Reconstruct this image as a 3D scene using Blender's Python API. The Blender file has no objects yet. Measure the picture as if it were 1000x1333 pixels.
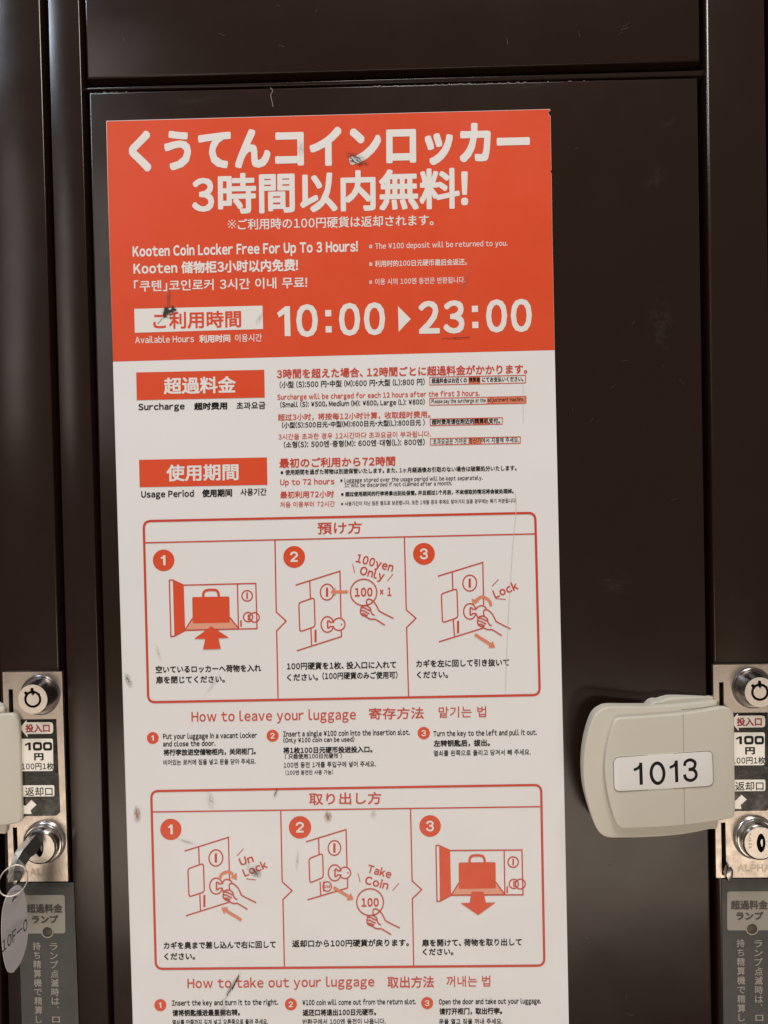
import bpy, bmesh, math, random
from mathutils import Vector, Matrix

S = bpy.context.scene
C = S.collection
random.seed(7)

# ------------------------------------------------------------------ camera
YAW, PITCH, ROLL = 0.0175138, -0.01845134, 0.02023793
RM = Matrix.Rotation(YAW, 3, 'Z') @ Matrix.Rotation(PITCH, 3, 'X') @ Matrix.Rotation(ROLL, 3, 'Y')
cam_d = bpy.data.cameras.new('camera')
cam_d.sensor_fit = 'HORIZONTAL'; cam_d.sensor_width = 36; cam_d.lens = 36
cam_d.clip_start = 0.01; cam_d.clip_end = 50
cam = bpy.data.objects.new('camera', cam_d); C.objects.link(cam)
cam.location = (0, -0.5, 0)
cam.rotation_euler = (RM @ Matrix.Rotation(math.pi / 2, 3, 'X')).to_euler()
S.camera = cam

# ------------------------------------------------------------------ light
S.view_settings.view_transform = 'Standard'; S.view_settings.look = 'None'
S.view_settings.gamma = 1; S.view_settings.exposure = 0
S.render.engine = 'CYCLES'
S.cycles.max_bounces = 6
S.cycles.use_denoising = True
w = bpy.data.worlds.new("World"); S.world = w; w.use_nodes = True
w.node_tree.nodes['Background'].inputs[0].default_value = (0.54, 0.47, 0.41, 1)
w.node_tree.nodes['Background'].inputs[1].default_value = 0.30


def lamp(name, loc, target, sx, sy, power, col, spread=180):
    d = bpy.data.lights.new(name, 'AREA'); d.shape = 'RECTANGLE'; d.size = sx; d.size_y = sy
    d.energy = power; d.color = col; d.spread = math.radians(spread)
    o = bpy.data.objects.new(name, d); C.objects.link(o); o.location = loc
    o.rotation_euler = (Vector(target) - Vector(loc)).to_track_quat('-Z', 'Y').to_euler()
    return o


# ceiling fittings of the concourse behind and above the photographer, then two unseen lamps added for the reflections
lamp('ceiling_light', (0.30, -0.98, 2.1), (0, 0, 0), 0.9, 0.4, 37, (1.0, 0.93, 0.87))
lamp('ceiling_light', (-1.25, -1.0, 1.55), (0, 0, 0), 0.14, 0.14, 10, (0.72, 0.84, 1.0))
lamp('left_reflection_lamp', (-1.56, -2.4, 1.0), (0, 0, 0.1), 0.40, 1.3, 5.0, (1.0, 0.93, 0.86))  # added lamp, placed to brighten the reflection on the left uprights
lamp('low_reflection_lamp', (-0.05, -2.3, -1.45), (0, 0, -0.2), 3.4, 0.8, 31, (1.0, 0.84, 0.69))  # added low lamp standing in for floor light on the lower door

# ------------------------------------------------------------------ photograph pixel -> point on the plane y = -depth


def W(px, py, depth=0.0):
    d = RM @ Vector(((px - 500.0) / 1000.0, 1.0, -(py - 666.5) / 1000.0))
    t = (0.5 - depth) / d.y
    return Vector((d.x * t, -depth, d.z * t))


# ------------------------------------------------------------------ materials
def mat(name, col, rough=0.5, metal=0.0, spec=0.5, coat=0.0):
    m = bpy.data.materials.new(name); m.use_nodes = True
    b = m.node_tree.nodes['Principled BSDF']
    b.inputs['Base Color'].default_value = (*col, 1); b.inputs['Roughness'].default_value = rough
    b.inputs['Metallic'].default_value = metal; b.inputs['Specular IOR Level'].default_value = spec
    b.inputs['Coat Weight'].default_value = coat
    return m


def nd(m, t, **kw):
    n = m.node_tree.nodes.new(t)
    for k, v in kw.items():
        if k in n.inputs.keys(): n.inputs[k].default_value = v
        else: setattr(n, k, v)
    return n


def vary(m, scale=20, amount=0.12, rough=(0.3, 0.5), bump=0.0, bscale=900, stretch=(1, 1, 1), detail=5):
    """colour and roughness wander with noise; optional fine bump"""
    t = m.node_tree; L = t.links.new; b = t.nodes['Principled BSDF']
    tc = nd(m, 'ShaderNodeTexCoord'); mp = nd(m, 'ShaderNodeMapping'); mp.inputs['Scale'].default_value = stretch
    L(tc.outputs['Object'], mp.inputs['Vector'])
    n = nd(m, 'ShaderNodeTexNoise', Scale=scale, Detail=detail, Roughness=0.6)
    L(mp.outputs[0], n.inputs['Vector'])
    base = tuple(b.inputs['Base Color'].default_value)
    mx = nd(m, 'ShaderNodeMix', data_type='RGBA')
    mx.inputs[6].default_value = tuple(c * (1 - amount) for c in base[:3]) + (1,)
    mx.inputs[7].default_value = tuple(min(1, c * (1 + amount)) for c in base[:3]) + (1,)
    L(n.outputs['Fac'], mx.inputs[0]); L(mx.outputs[2], b.inputs['Base Color'])
    mr = nd(m, 'ShaderNodeMapRange'); mr.inputs['From Min'].default_value = 0.3; mr.inputs['From Max'].default_value = 0.7
    mr.inputs['To Min'].default_value = rough[0]; mr.inputs['To Max'].default_value = rough[1]
    n2 = nd(m, 'ShaderNodeTexNoise', Scale=scale * 1.7, Detail=6.0, Roughness=0.65); L(mp.outputs[0], n2.inputs['Vector'])
    L(n2.outputs['Fac'], mr.inputs['Value']); L(mr.outputs[0], b.inputs['Roughness'])
    if bump:
        n3 = nd(m, 'ShaderNodeTexNoise', Scale=bscale, Detail=3.0); L(mp.outputs[0], n3.inputs['Vector'])
        bp = nd(m, 'ShaderNodeBump', Strength=bump, Distance=0.0004); L(n3.outputs['Fac'], bp.inputs['Height'])
        L(bp.outputs[0], b.inputs['Normal'])
    return m


PAINT = vary(mat('brown_paint', (0.0185, 0.0090, 0.0055), 0.3, spec=0.36), 9, 0.10, (0.17, 0.25), 0.08, 1400)
def wavy(m, scale, dist, base_bump=True):
    t = m.node_tree; b = t.nodes['Principled BSDF']; L = t.links.new
    tc = nd(m, 'ShaderNodeTexCoord'); n = nd(m, 'ShaderNodeTexNoise', Scale=scale, Detail=2.0); L(tc.outputs['Object'], n.inputs['Vector'])
    bp = nd(m, 'ShaderNodeBump', Strength=1.0, Distance=dist); L(n.outputs['Fac'], bp.inputs['Height'])
    if b.inputs['Normal'].links: L(b.inputs['Normal'].links[0].from_socket, bp.inputs['Normal'])
    L(bp.outputs[0], b.inputs['Normal'])


wavy(PAINT, 7, 0.0011)
DARK = mat('cavity_black', (0.004, 0.0035, 0.003), 0.9, spec=0.1)
WHITE = vary(mat('sheet_white', (0.812, 0.818, 0.828), 0.42), 12, 0.02, (0.34, 0.5), 0.05, 1500)
EDGE = mat('bright_edge', (0.88, 0.87, 0.86), 0.5)
wavy(WHITE, 7, 0.004); 
RED = vary(mat('print_red', (0.74, 0.075, 0.020), 0.42), 14, 0.03, (0.34, 0.48), 0.05, 1500)
wavy(RED, 7, 0.004)
LINE = mat('print_line_red', (0.62, 0.055, 0.025), 0.45)
PINK = mat('print_salmon', (0.78, 0.24, 0.13), 0.45)
PALE = mat('print_pale_salmon', (0.80, 0.36, 0.24), 0.45)
BLACK = mat('print_black', (0.008, 0.007, 0.007), 0.5, spec=0.25)
PWHITE = mat('print_white', (0.81, 0.805, 0.79), 0.45)
BEIGE = vary(mat('beige_plastic', (0.615, 0.595, 0.515), 0.40), 25, 0.02, (0.36, 0.48), 0.12, 1600)
GAP_SHADE = mat('gap_shade', (0.22, 0.20, 0.165), 0.6)  # dark tone painted for the shade in the handle's gaps
LABELW = mat('number_plate_white', (0.80, 0.80, 0.79), 0.3)
STEEL = vary(mat('brushed_steel', (0.55, 0.485, 0.425), 0.36, 1.0), 90, 0.12, (0.30, 0.46), 0.15, 700, (1, 1, 1))
CHROME = vary(mat('chrome', (0.62, 0.60, 0.58), 0.2, 1.0), 120, 0.06, (0.14, 0.28))
FACE = vary(mat('lock_face_steel', (0.80, 0.745, 0.67), 0.36, 1.0), 200, 0.10, (0.34, 0.5), 0.3, 2500)
DCHROME = mat('dark_chrome', (0.28, 0.27, 0.27), 0.22, 1.0)
GLOSSBLACK = vary(mat('gloss_black_film', (0.010, 0.009, 0.008), 0.16, spec=0.4), 90, 0.5, (0.08, 0.40), 0.25, 200)
STICK = mat('sticker_cream', (0.96, 0.93, 0.85), 0.4)
STICKRED = mat('sticker_red_ink', (0.42, 0.012, 0.03), 0.4)
SLATE = vary(mat('slate_label', (0.052, 0.055, 0.050), 0.5), 40, 0.06, (0.45, 0.6))
SLABEL = mat('pale_grey_print', (0.31, 0.29, 0.245), 0.5)
SLINK = mat('dark_grey_ink', (0.055, 0.048, 0.04), 0.5)
LAMPM = mat('lamp_lens', (0.055, 0.045, 0.032), 0.35, spec=.3)
TAGM = vary(mat('tag_plastic', (0.27, 0.25, 0.268), 0.32), 40, 0.03, (0.3, 0.42))
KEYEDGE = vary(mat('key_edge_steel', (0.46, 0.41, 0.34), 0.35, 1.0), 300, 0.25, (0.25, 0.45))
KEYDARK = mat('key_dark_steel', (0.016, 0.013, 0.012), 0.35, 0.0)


def dirt(name, col, strength, nscale=18, aspect=1.0, thr=0.45):
    """a stain with a ragged edge: ink / grime that fades out over a thin film"""
    m = mat(name, col, 0.6); t = m.node_tree; L = t.links.new; b = t.nodes['Principled BSDF']
    tc = nd(m, 'ShaderNodeTexCoord')
    mp = nd(m, 'ShaderNodeMapping'); mp.inputs['Location'].default_value = (-0.5, -0.5, -0.5)
    L(tc.outputs['UV'], mp.inputs['Vector'])
    ln = nd(m, 'ShaderNodeVectorMath', operation='LENGTH')
    sp = nd(m, 'ShaderNodeSeparateXYZ'); cb = nd(m, 'ShaderNodeCombineXYZ')
    sub = nd(m, 'ShaderNodeVectorMath', operation='SUBTRACT'); sub.inputs[1].default_value = (0.5, 0.5, 0)
    L(tc.outputs['UV'], sub.inputs[0]); L(sub.outputs[0], ln.inputs[0])
    mr = nd(m, 'ShaderNodeMapRange'); mr.inputs['From Min'].default_value = 0.5; mr.inputs['From Max'].default_value = 0.08
    L(ln.outputs['Value'], mr.inputs['Value'])
    st = nd(m, 'ShaderNodeMapping'); st.inputs['Scale'].default_value = (1, aspect, 1); L(tc.outputs['UV'], st.inputs['Vector'])
    n = nd(m, 'ShaderNodeTexNoise', Scale=nscale, Detail=6.0, Roughness=0.7); L(st.outputs[0], n.inputs['Vector'])
    nr = nd(m, 'ShaderNodeMapRange'); nr.inputs['From Min'].default_value = thr; nr.inputs['From Max'].default_value = thr + 0.16
    L(n.outputs['Fac'], nr.inputs['Value'])
    mu = nd(m, 'ShaderNodeMath', operation='MULTIPLY'); L(mr.outputs[0], mu.inputs[0]); L(nr.outputs[0], mu.inputs[1])
    m2 = nd(m, 'ShaderNodeMath', operation='MULTIPLY'); L(mu.outputs[0], m2.inputs[0]); m2.inputs[1].default_value = strength
    L(m2.outputs[0], b.inputs['Alpha'])
    return m


SMUDGE = dirt('black_smudge', (0.02, 0.018, 0.018), 0.95, 7, 1, 0.44)
SCUFF = dirt('dark_scuff', (0.03, 0.025, 0.025), 0.9, 12, 6, 0.46)
SOFT = dirt('grey_stain', (0.20, 0.17, 0.15), 0.36, 5, 2, 0.42)
RUST = dirt('brown_stain', (0.38, 0.22, 0.10), 0.85, 4, 1, 0.36)
HAIR = mat('pale_fibre', (0.22, 0.19, 0.155), 0.6)


# ------------------------------------------------------------------ object helpers
def link(name, me, m, parent=None, smooth=False):
    o = bpy.data.objects.new(name, me); C.objects.link(o)
    if m is not None:
        me.materials.clear(); me.materials.append(m)
    if smooth:
        for p in me.polygons: p.use_smooth = True
    if parent is not None: o.parent = parent
    return o


def from_bm(name, bm, m, parent=None, smooth=False, auto=None):
    bmesh.ops.recalc_face_normals(bm, faces=bm.faces[:])
    me = bpy.data.meshes.new(name); bm.to_mesh(me); bm.free()
    o = link(name, me, m, parent, smooth)
    if auto is not None:
        me.set_sharp_from_angle(angle=math.radians(auto))
    return o


def thing(name, label, cat, group=None):
    o = bpy.data.objects.new(name, None); C.objects.link(o); o.empty_display_size = 0.02
    o['label'] = label; o['category'] = cat
    if group: o['group'] = group
    return o


def round_poly(pts, rad, n=5):
    """pts: 2-D points, rad: one radius or one per corner"""
    out = []; N = len(pts)
    rad = [rad] * N if not hasattr(rad, '__len__') else rad
    for i in range(N):
        p = Vector(pts[i]); a = Vector(pts[i - 1]) - p; b = Vector(pts[(i + 1) % N]) - p
        r = rad[i]
        if r <= 0: out.append(tuple(p)); continue
        r = min(r, a.length * .49, b.length * .49)
        s = p + a.normalized() * r; e = p + b.normalized() * r
        for k in range(n + 1):
            t = k / n
            q = s * (1 - t) ** 2 + p * 2 * t * (1 - t) + e * t * t
            # closer to a circle than the plain quadratic
            out.append((q.x, q.y))
    return out


def smooth_closed(pts, sub=4):
    out = []; N = len(pts); P = [Vector(p) for p in pts]
    for i in range(N):
        p0, p1, p2, p3 = P[i - 1], P[i], P[(i + 1) % N], P[(i + 2) % N]
        for k in range(sub):
            t = k / sub
            q = 0.5 * ((2 * p1) + (-p0 + p2) * t + (2 * p0 - 5 * p1 + 4 * p2 - p3) * t * t + (-p0 + 3 * p1 - 3 * p2 + p3) * t ** 3)
            out.append((q.x, q.y))
    return out


def smooth_open(pts, sub=4):
    P = [Vector(p) for p in pts]; P = [2 * P[0] - P[1]] + P + [2 * P[-1] - P[-2]]
    out = []
    for i in range(1, len(P) - 2):
        p0, p1, p2, p3 = P[i - 1], P[i], P[i + 1], P[i + 2]
        for k in range(sub):
            t = k / sub
            q = 0.5 * ((2 * p1) + (-p0 + p2) * t + (2 * p0 - 5 * p1 + 4 * p2 - p3) * t * t + (-p0 + 3 * p1 - 3 * p2 + p3) * t ** 3)
            out.append((q.x, q.y))
    out.append(tuple(P[-2]))
    return out


def prism(bm, pts, y0, y1, holes=(), cap_back=False):
    """outline of (x, z) points, front at y0, walls back to y1"""
    loops = [pts] + list(holes); edges = []; vl = []
    for lp in loops:
        vs = [bm.verts.new((p[0], y0, p[1])) for p in lp]; vl.append(vs)
        for i in range(len(vs)): edges.append(bm.edges.new((vs[i - 1], vs[i])))
    bmesh.ops.triangle_fill(bm, use_beauty=True, use_dissolve=False, edges=edges) if holes else bm.faces.new(vl[0])
    if y1 is not None:
        for vs in vl:
            bk = [bm.verts.new((v.co.x, y1, v.co.z)) for v in vs]
            for i in range(len(vs)): bm.faces.new((vs[i - 1], vs[i], bk[i], bk[i - 1]))
            if cap_back and vs is vl[0]: bm.faces.new(bk[::-1])


def bevel_front(bm, y0, off, seg=3):
    e = [e for e in bm.edges if all(abs(v.co.y - y0) < 1e-7 for v in e.verts) and len(e.link_faces) == 2 and
         any(abs(f.normal.y) < .5 for f in e.link_faces)]
    bmesh.ops.bevel(bm, geom=e, offset=off, segments=seg, profile=0.5, affect='EDGES')


def px(pts, depth=0.0):
    return [(W(x, y, depth).x, W(x, y, depth).z) for x, y in pts]


def block(name, quad_px, y0, y1, m, parent, bev=0.0, depth=None, seg=3, holes=()):
    """box-like panel whose front outline is given in photograph pixels"""
    bm = bmesh.new(); prism(bm, px(quad_px, -y0 if depth is None else depth), y0, y1,
                            [px(h, -y0) for h in holes])
    bm.normal_update(); bmesh.ops.recalc_face_normals(bm, faces=bm.faces[:])
    if bev: bevel_front(bm, y0, bev, seg)
    return from_bm(name, bm, m, parent, smooth=bool(bev), auto=35 if bev else None)


# ================================================================== LOCKER CARCASS
cabinet = thing('locker_cabinet', 'dark brown painted steel locker frame of uprights and lock columns round the doors', 'locker frame')


def side(x0, x1, y):      # an edge line that runs from (x0, 0) to (x1, 1333) in the photograph
    return x0 + (x1 - x0) * y / 1333.0


TOP, BOT = -70, 1410


def strip(l, r, t=TOP, b=BOT):
    return [(side(*l, t), t), (side(*l, b), b), (side(*r, b), b), (side(*r, t), t)]


bm = bmesh.new(); prism(bm, px([(-160, -160), (-160, 1500), (1160, 1500), (1160, -160)]), 0.055, 0.060, cap_back=True)
from_bm('back_panel', bm, DARK, cabinet)
block('upright', strip((61.5, 99.5), (103, 141.8)), 0.0, 0.05, PAINT, cabinet, 0.0008)
block('upright', strip((1006, 1026), (1050, 1072)), 0.0, 0.05, PAINT, cabinet, 0.0008)
lcol = block('lock_column', strip((-23, 11), (52, 90)), 0.0, 0.05, PAINT, cabinet, 0.0012)
rcol = block('lock_column', strip((917.5, 936), (997, 1016)), 0.0, 0.05, PAINT, cabinet, 0.0026)
# shelf lip between the upper and lower doors, set back a little
block('shelf_lip', [(108, 113.5), (108.4, 117.6), (917, 98.5), (917, 90.5)], 0.0030, 0.05, PAINT, cabinet, 0.0009, depth=-0.003)

# ================================================================== DOORS
PITCH_V = W(928.6, 865.6, .003) - W(3.2, 875.2, .003)      # from one locker to the next


def door(label, quad, m=PAINT, bev=0.0014):
    d = thing('coin_locker', label, 'locker', 'brown coin lockers')
    block('door_panel', quad, 0.0, 0.022, m, d, bev, seg=4)
    return d


main_door = door('dark brown locker door numbered 1013 with the red and white instruction sign on it',
                 [(115.3, 119.8), (side(112.4, 147.6, BOT), BOT), (side(906.9, 927.5, BOT), BOT), (908.6, 100.6)])
door('dark brown upper locker door above the shelf lip, only its lower end in view',
     [(107.5, TOP), (113.2, 102.5), (911.8, 79.2), (910.0, TOP)])
left_door = door('neighbouring brown locker door at the far left, only its beige handle edge in view',
                 [(-60, 121), (-48, BOT), (2.6 + .6, BOT), (-17.5, 121)])

# ------------------------------------------------------------------ handle on the door


def lerp(a, b, t): return a + (b - a) * t


HX0, HX1 = W(759, 1000, .023).x, W(958, 1000, .006).x


def h_base(x):
    t = min(1, max(0, (x - HX0) / (HX1 - HX0)))
    return 0.0232 - 0.0205 * (t ** 1.15)


def slab(name, outline, r, thick, hfun, m, parent, slices, extra=(), to_door=False):
    """rounded plate with a curved front: outline of world (x, z), rounded edge r"""
    n = len(outline); P = [Vector(p) for p in outline]
    area = sum(P[i - 1].x * P[i].y - P[i].x * P[i - 1].y for i in range(n))
    sg = 1 if area > 0 else -1
    nor = []
    for i in range(n):
        t = (P[(i + 1) % n] - P[i - 1]).normalized(); nor.append(Vector((-t.y, t.x)) * sg)
    bm = bmesh.new(); rings = []
    steps = 5
    rings.append([(P[i] + nor[i] * (0 if to_door else .0008), thick) for i in range(n)])
    for k in range(steps + 1):
        a = k / steps * math.pi / 2
        ins = r * (1 - math.cos(a)); dr = r * (1 - math.sin(a))
        rings.append([(P[i] + nor[i] * ins, dr) for i in range(n)])
    vr = [[bm.verts.new((q.x, d, q.y)) for q, d in ring] for ring in rings]
    for a, b in zip(vr, vr[1:]):
        for i in range(n): bm.faces.new((a[i - 1], a[i], b[i], b[i - 1]))
    bm.faces.new(vr[-1]); bm.faces.new(vr[0][::-1])
    xs = [p.x for p in P]; lo, hi = min(xs), max(xs)
    cuts = [lo + (hi - lo) * k / slices for k in range(1, slices)] + list(extra)
    for x in cuts:
        g = bm.verts[:] + bm.edges[:] + bm.faces[:]
        bmesh.ops.bisect_plane(bm, geom=g, dist=1e-7, plane_co=(x, 0, 0), plane_no=(1, 0, 0))
    for v in bm.verts: v.co.y = -max(hfun(v.co.x) - v.co.y, 0.0004 if not to_door else -0.002)
    return from_bm(name, bm, m, parent, True, 50)


def zs(pts): return [(740 + .22 * x, 890 + .22 * y) for x, y in pts]


def on_surface(pts, hfun):
    out = []
    for x, y in pts:
        d = .02
        for _ in range(4): d = hfun(W(x, y, d).x)
        p = W(x, y, d); out.append((p.x, p.z))
    return out


def h_cover(x): return h_base(x) + 0.0032


SEAM = None


def make_handle(parent):
    global SEAM
    A = zs([(250, 137), (205, 150), (160, 185), (130, 250), (106, 340), (93, 430), (90, 520), (97, 620), (115, 705), (140, 790), (165, 853),
            (197, 895), (245, 913), (320, 914), (460, 911), (600, 902), (720, 887), (840, 862), (885, 850), (886, 700), (885, 500), (884, 300),
            (882, 150), (878, 100), (850, 103), (800, 110), (720, 120), (620, 130), (500, 136), (350, 137)])
    outA = on_surface(smooth_closed(A, 3), h_base)
    hd = slab('handle', outA, 0.0009, 0.0115, h_base, BEIGE, parent, 22)
    B = zs([(330, 203), (296, 207), (272, 226), (250, 285), (230, 360), (218, 450), (217, 540), (228, 630), (245, 710), (266, 785), (286, 835),
            (312, 858), (350, 862), (480, 857), (600, 850), (700, 841), (800, 828), (880, 815), (955, 800), (982, 785), (989, 760), (988, 600), (985, 400),
            (983, 210), (972, 165), (945, 141), (905, 140), (850, 150), (780, 163), (690, 175), (600, 184), (450, 195)])
    outB = on_surface(smooth_closed(B, 3), h_cover)
    sx = on_surface([(890.4, 1000)], h_cover)[0][0]; SEAM = sx

    def hB(x):
        d = abs(x - sx)
        return h_cover(x) - (0.0007 if d < 0.00012 else 0)
    cover = slab('cover', outB, 0.0011, 0.0042 + .002, hB, BEIGE, hd, 22, (sx - .0003, sx - .00011, sx, sx + .00011, sx + .0003))
    # rear bracket that goes back to the door behind the grip
    hb_ = lambda x: max(h_base(x) - .0042, .0022)
    bk = on_surface(smooth_closed([(850, 915.6), (860, 913.4), (873, 908.6), (895, 907.4), (922, 907.2), (931, 908.2), (935, 912), (937, 990), (937.5, 1070), (934, 1077), (900, 1080), (850, 1080), (843, 1060), (842, 940)], 2), hb_)
    slab('bracket', bk, .0010, .03, hb_, BEIGE, hd, 10, to_door=True)
    # number plate
    np_ = round_poly(zs([(268, 437), (850, 398), (857, 603), (272, 637)]), [8, 7, 8, 8])
    # bow the plate's edges a little
    op = on_surface(np_, h_cover)
    rim = slab('plate_rim', [(x, z) for x, z in ring_out(op, .00070)], 0.0003, 0.0012, lambda x: h_cover(x) + .00022, BEIGE, hd, 16)
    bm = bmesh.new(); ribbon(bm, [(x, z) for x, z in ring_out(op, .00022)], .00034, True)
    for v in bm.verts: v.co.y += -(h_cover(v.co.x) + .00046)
    from_bm('plate_shade_line', bm, GAP_SHADE, hd)  # raised ribbon, dark to paint the shadow line round the number plate
    bm = bmesh.new(); ribbon(bm, on_surface(zs([(668, 153), (760, 147), (830, 137), (880, 126)]), h_base), .00028)
    for v in bm.verts: v.co.y += -(h_base(v.co.x) + .00004)
    from_bm('moulding_line', bm, GAP_SHADE, hd)  # dark line painted for the shade of the small step
    pl = slab('number_plate', op, 0.0002, 0.0012, lambda x: h_cover(x) + .0004, LABELW, hd, 16)
    # numerals 1013 drawn as strokes, wrapped on the plate
    bm = bmesh.new()
    nums = []

    def Z(p): return [(740 + .22 * a, 890 + .22 * b) for a, b in p]
    nums.append((Z([(432, 598), (428, 468)]), 4.4)); nums.append((Z([(430, 480), (412, 500), (388, 512)]), 3.6))
    nums.append((Z(ell(528, 530, 38, 60, 26, -3)), 4.2, True))
    nums.append((Z([(642, 583), (638, 455)]), 4.4)); nums.append((Z([(640, 468), (622, 487), (600, 498)]), 3.6))
    nums.append((Z(smooth_open([(688, 487), (694, 463), (722, 451), (748, 464), (750, 485), (738, 502), (712, 508)], 4)), 4.0))
    nums.append((Z(smooth_open([(712, 508), (745, 512), (758, 538), (748, 562), (722, 573), (696, 562), (687, 538)], 4)), 4.0))
    hn = lambda x: h_cover(x) + .00045
    for k, it in enumerate(nums):
        ribbon(bm, on_surface(it[0], hn), it[1] * .0005 * .97, len(it) > 2, 0, cuts=False)
    for v in bm.verts: v.co.y += -hn(v.co.x) - 0.0
    from_bm('numeral', bm, BLACK, hd)
    return hd


def ring_out(pts, d):
    n = len(pts); P = [Vector(p) for p in pts]; o = []
    area = sum(P[i - 1].x * P[i].y - P[i].x * P[i - 1].y for i in range(n)); sg = 1 if area > 0 else -1
    for i in range(n):
        t = (P[(i + 1) % n] - P[i - 1]).normalized(); q = P[i] - Vector((-t.y, t.x)) * sg * d; o.append((q.x, q.y))
    return o


def ell(cx, cy, rx, ry, n=28, rot=0.0):
    a = math.radians(rot); o = []
    for k in range(n):
        t = 2 * math.pi * k / n; x, y = rx * math.cos(t), ry * math.sin(t)
        o.append((cx + x * math.cos(a) - y * math.sin(a), cy + x * math.sin(a) + y * math.cos(a)))
    return o


_lv = [0]


def ribbon(bm, pts, width, closed=False, y=0.0, cuts=True):
    """flat mitred line of the given width through world (x, z) points"""
    _lv[0] = (_lv[0] + 1) % 7; yy = y - _lv[0] * 6e-6
    P = [Vector(p) for p in pts]; n = len(P); h = width / 2; Lv = []; Rv = []
    for i in range(n):
        if closed or 0 < i < n - 1:
            a = (P[i] - P[i - 1]).normalized(); b = (P[(i + 1) % n] - P[i]).normalized()
            t = (a + b)
            t = t.normalized() if t.length > 1e-6 else a
            nn = Vector((-t.y, t.x)); na = Vector((-a.y, a.x)); k = h / max(.45, nn.dot(na))
        else:
            t = (P[1] - P[0]).normalized() if i == 0 else (P[-1] - P[-2]).normalized()
            nn = Vector((-t.y, t.x)); k = h
        Lv.append(bm.verts.new((P[i].x + nn.x * k, yy, P[i].y + nn.y * k))); Rv.append(bm.verts.new((P[i].x - nn.x * k, yy, P[i].y - nn.y * k)))
    for i in range(n if closed else n - 1):
        j = (i + 1) % n; bm.faces.new((Lv[i], Lv[j], Rv[j], Rv[i]))


handle = make_handle(main_door)


def copy_tree(o, parent, off):
    c = o.copy(); C.objects.link(c); c.parent = parent
    if off is not None: c.location = o.location + off
    for ch in [k for k in bpy.data.objects if k.parent == o]: copy_tree(ch, c, None)
    return c


h2 = copy_tree(handle, left_door, -PITCH_V)

# ================================================================== TEXT
_queue = []      # every piece of lettering is laid out at the end, once all the characters are known
_glyph = {}


def wide(ch):
    """ASCII letters are set in the sans of the CJK face (its full-width forms, then closed up)"""
    o = ord(ch)
    if ch == '¥': return '\uffe5'
    if 0x21 <= o <= 0x7e: return chr(o + 0xFEE0)
    return ch


def load_glyphs(chars):
    chars = sorted(chars)
    c = bpy.data.curves.new('lettering', 'FONT'); c.body = '\n'.join(chars); c.size = 1; c.resolution_u = 3; c.space_line = 3
    o = bpy.data.objects.new('lettering', c); C.objects.link(o)
    dg = bpy.context.evaluated_depsgraph_get()
    me = bpy.data.meshes.new_from_object(o.evaluated_get(dg))
    vs = [(v.co.x, v.co.y) for v in me.vertices]; polys = [tuple(p.vertices) for p in me.polygons]
    bpy.data.objects.remove(o); bpy.data.curves.remove(c); bpy.data.meshes.remove(me)
    acc = {}
    for f in polys:
        k = int(round(-(vs[f[0]][1] - 0.35) / 3.0)); d = acc.setdefault(k, ({}, [], []))
        ids = []
        for i in f:
            if i not in d[0]:
                d[0][i] = len(d[1]); d[1].append((vs[i][0], vs[i][1] + 3.0 * k))
            ids.append(d[0][i])
        d[2].append(tuple(ids))
    for k, ch in enumerate(chars):
        _glyph[ch] = (acc[k][1], acc[k][2]) if k in acc else ([], [])


def glyph_mesh(s):
    V = []; F = []; pen = 0.0
    for ch in s:
        if ch == ' ': pen += 0.31; continue
        w_ = wide(ch); vs, fs = _glyph[w_]
        if not vs: pen += .5; continue
        lo = min(v[0] for v in vs); hi = max(v[0] for v in vs); o_ = ord(ch)
        if w_ != ch:       # Latin: close up to its own ink, keep the baseline
            k = .92; b = .075 if ch.isdigit() else (.09 if ch == ':' else .05 if ch in "ft.,;()'!" else .062)
            pen += b; dx = pen - lo * k; adv = (hi - lo) * k + b
            if ch == '1': dx += .02; adv += .03
        elif ch in '、。，': k = 1; dx = pen; adv = .72 if ch != '，' else .9
        elif ch in '・·': k = 1; dx = pen - (lo + hi) / 2 + .2; adv = .4
        elif ch == '「': k = 1; dx = pen - lo; adv = hi - lo + .08
        elif ch == '」': k = 1; dx = pen - lo + .05; adv = .5
        elif 0xAC00 <= o_ <= 0xD7A3: k = 1; dx = pen; adv = .93
        else: k = 1; dx = pen; adv = 1.0
        o = len(V); V += [(x * k + dx, y) for x, y in vs]; F += [tuple(i + o for i in f) for f in fs]
        pen += adv
    return V, F


def base_slope(y): return -0.0277 + 1.40e-5 * y


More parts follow.
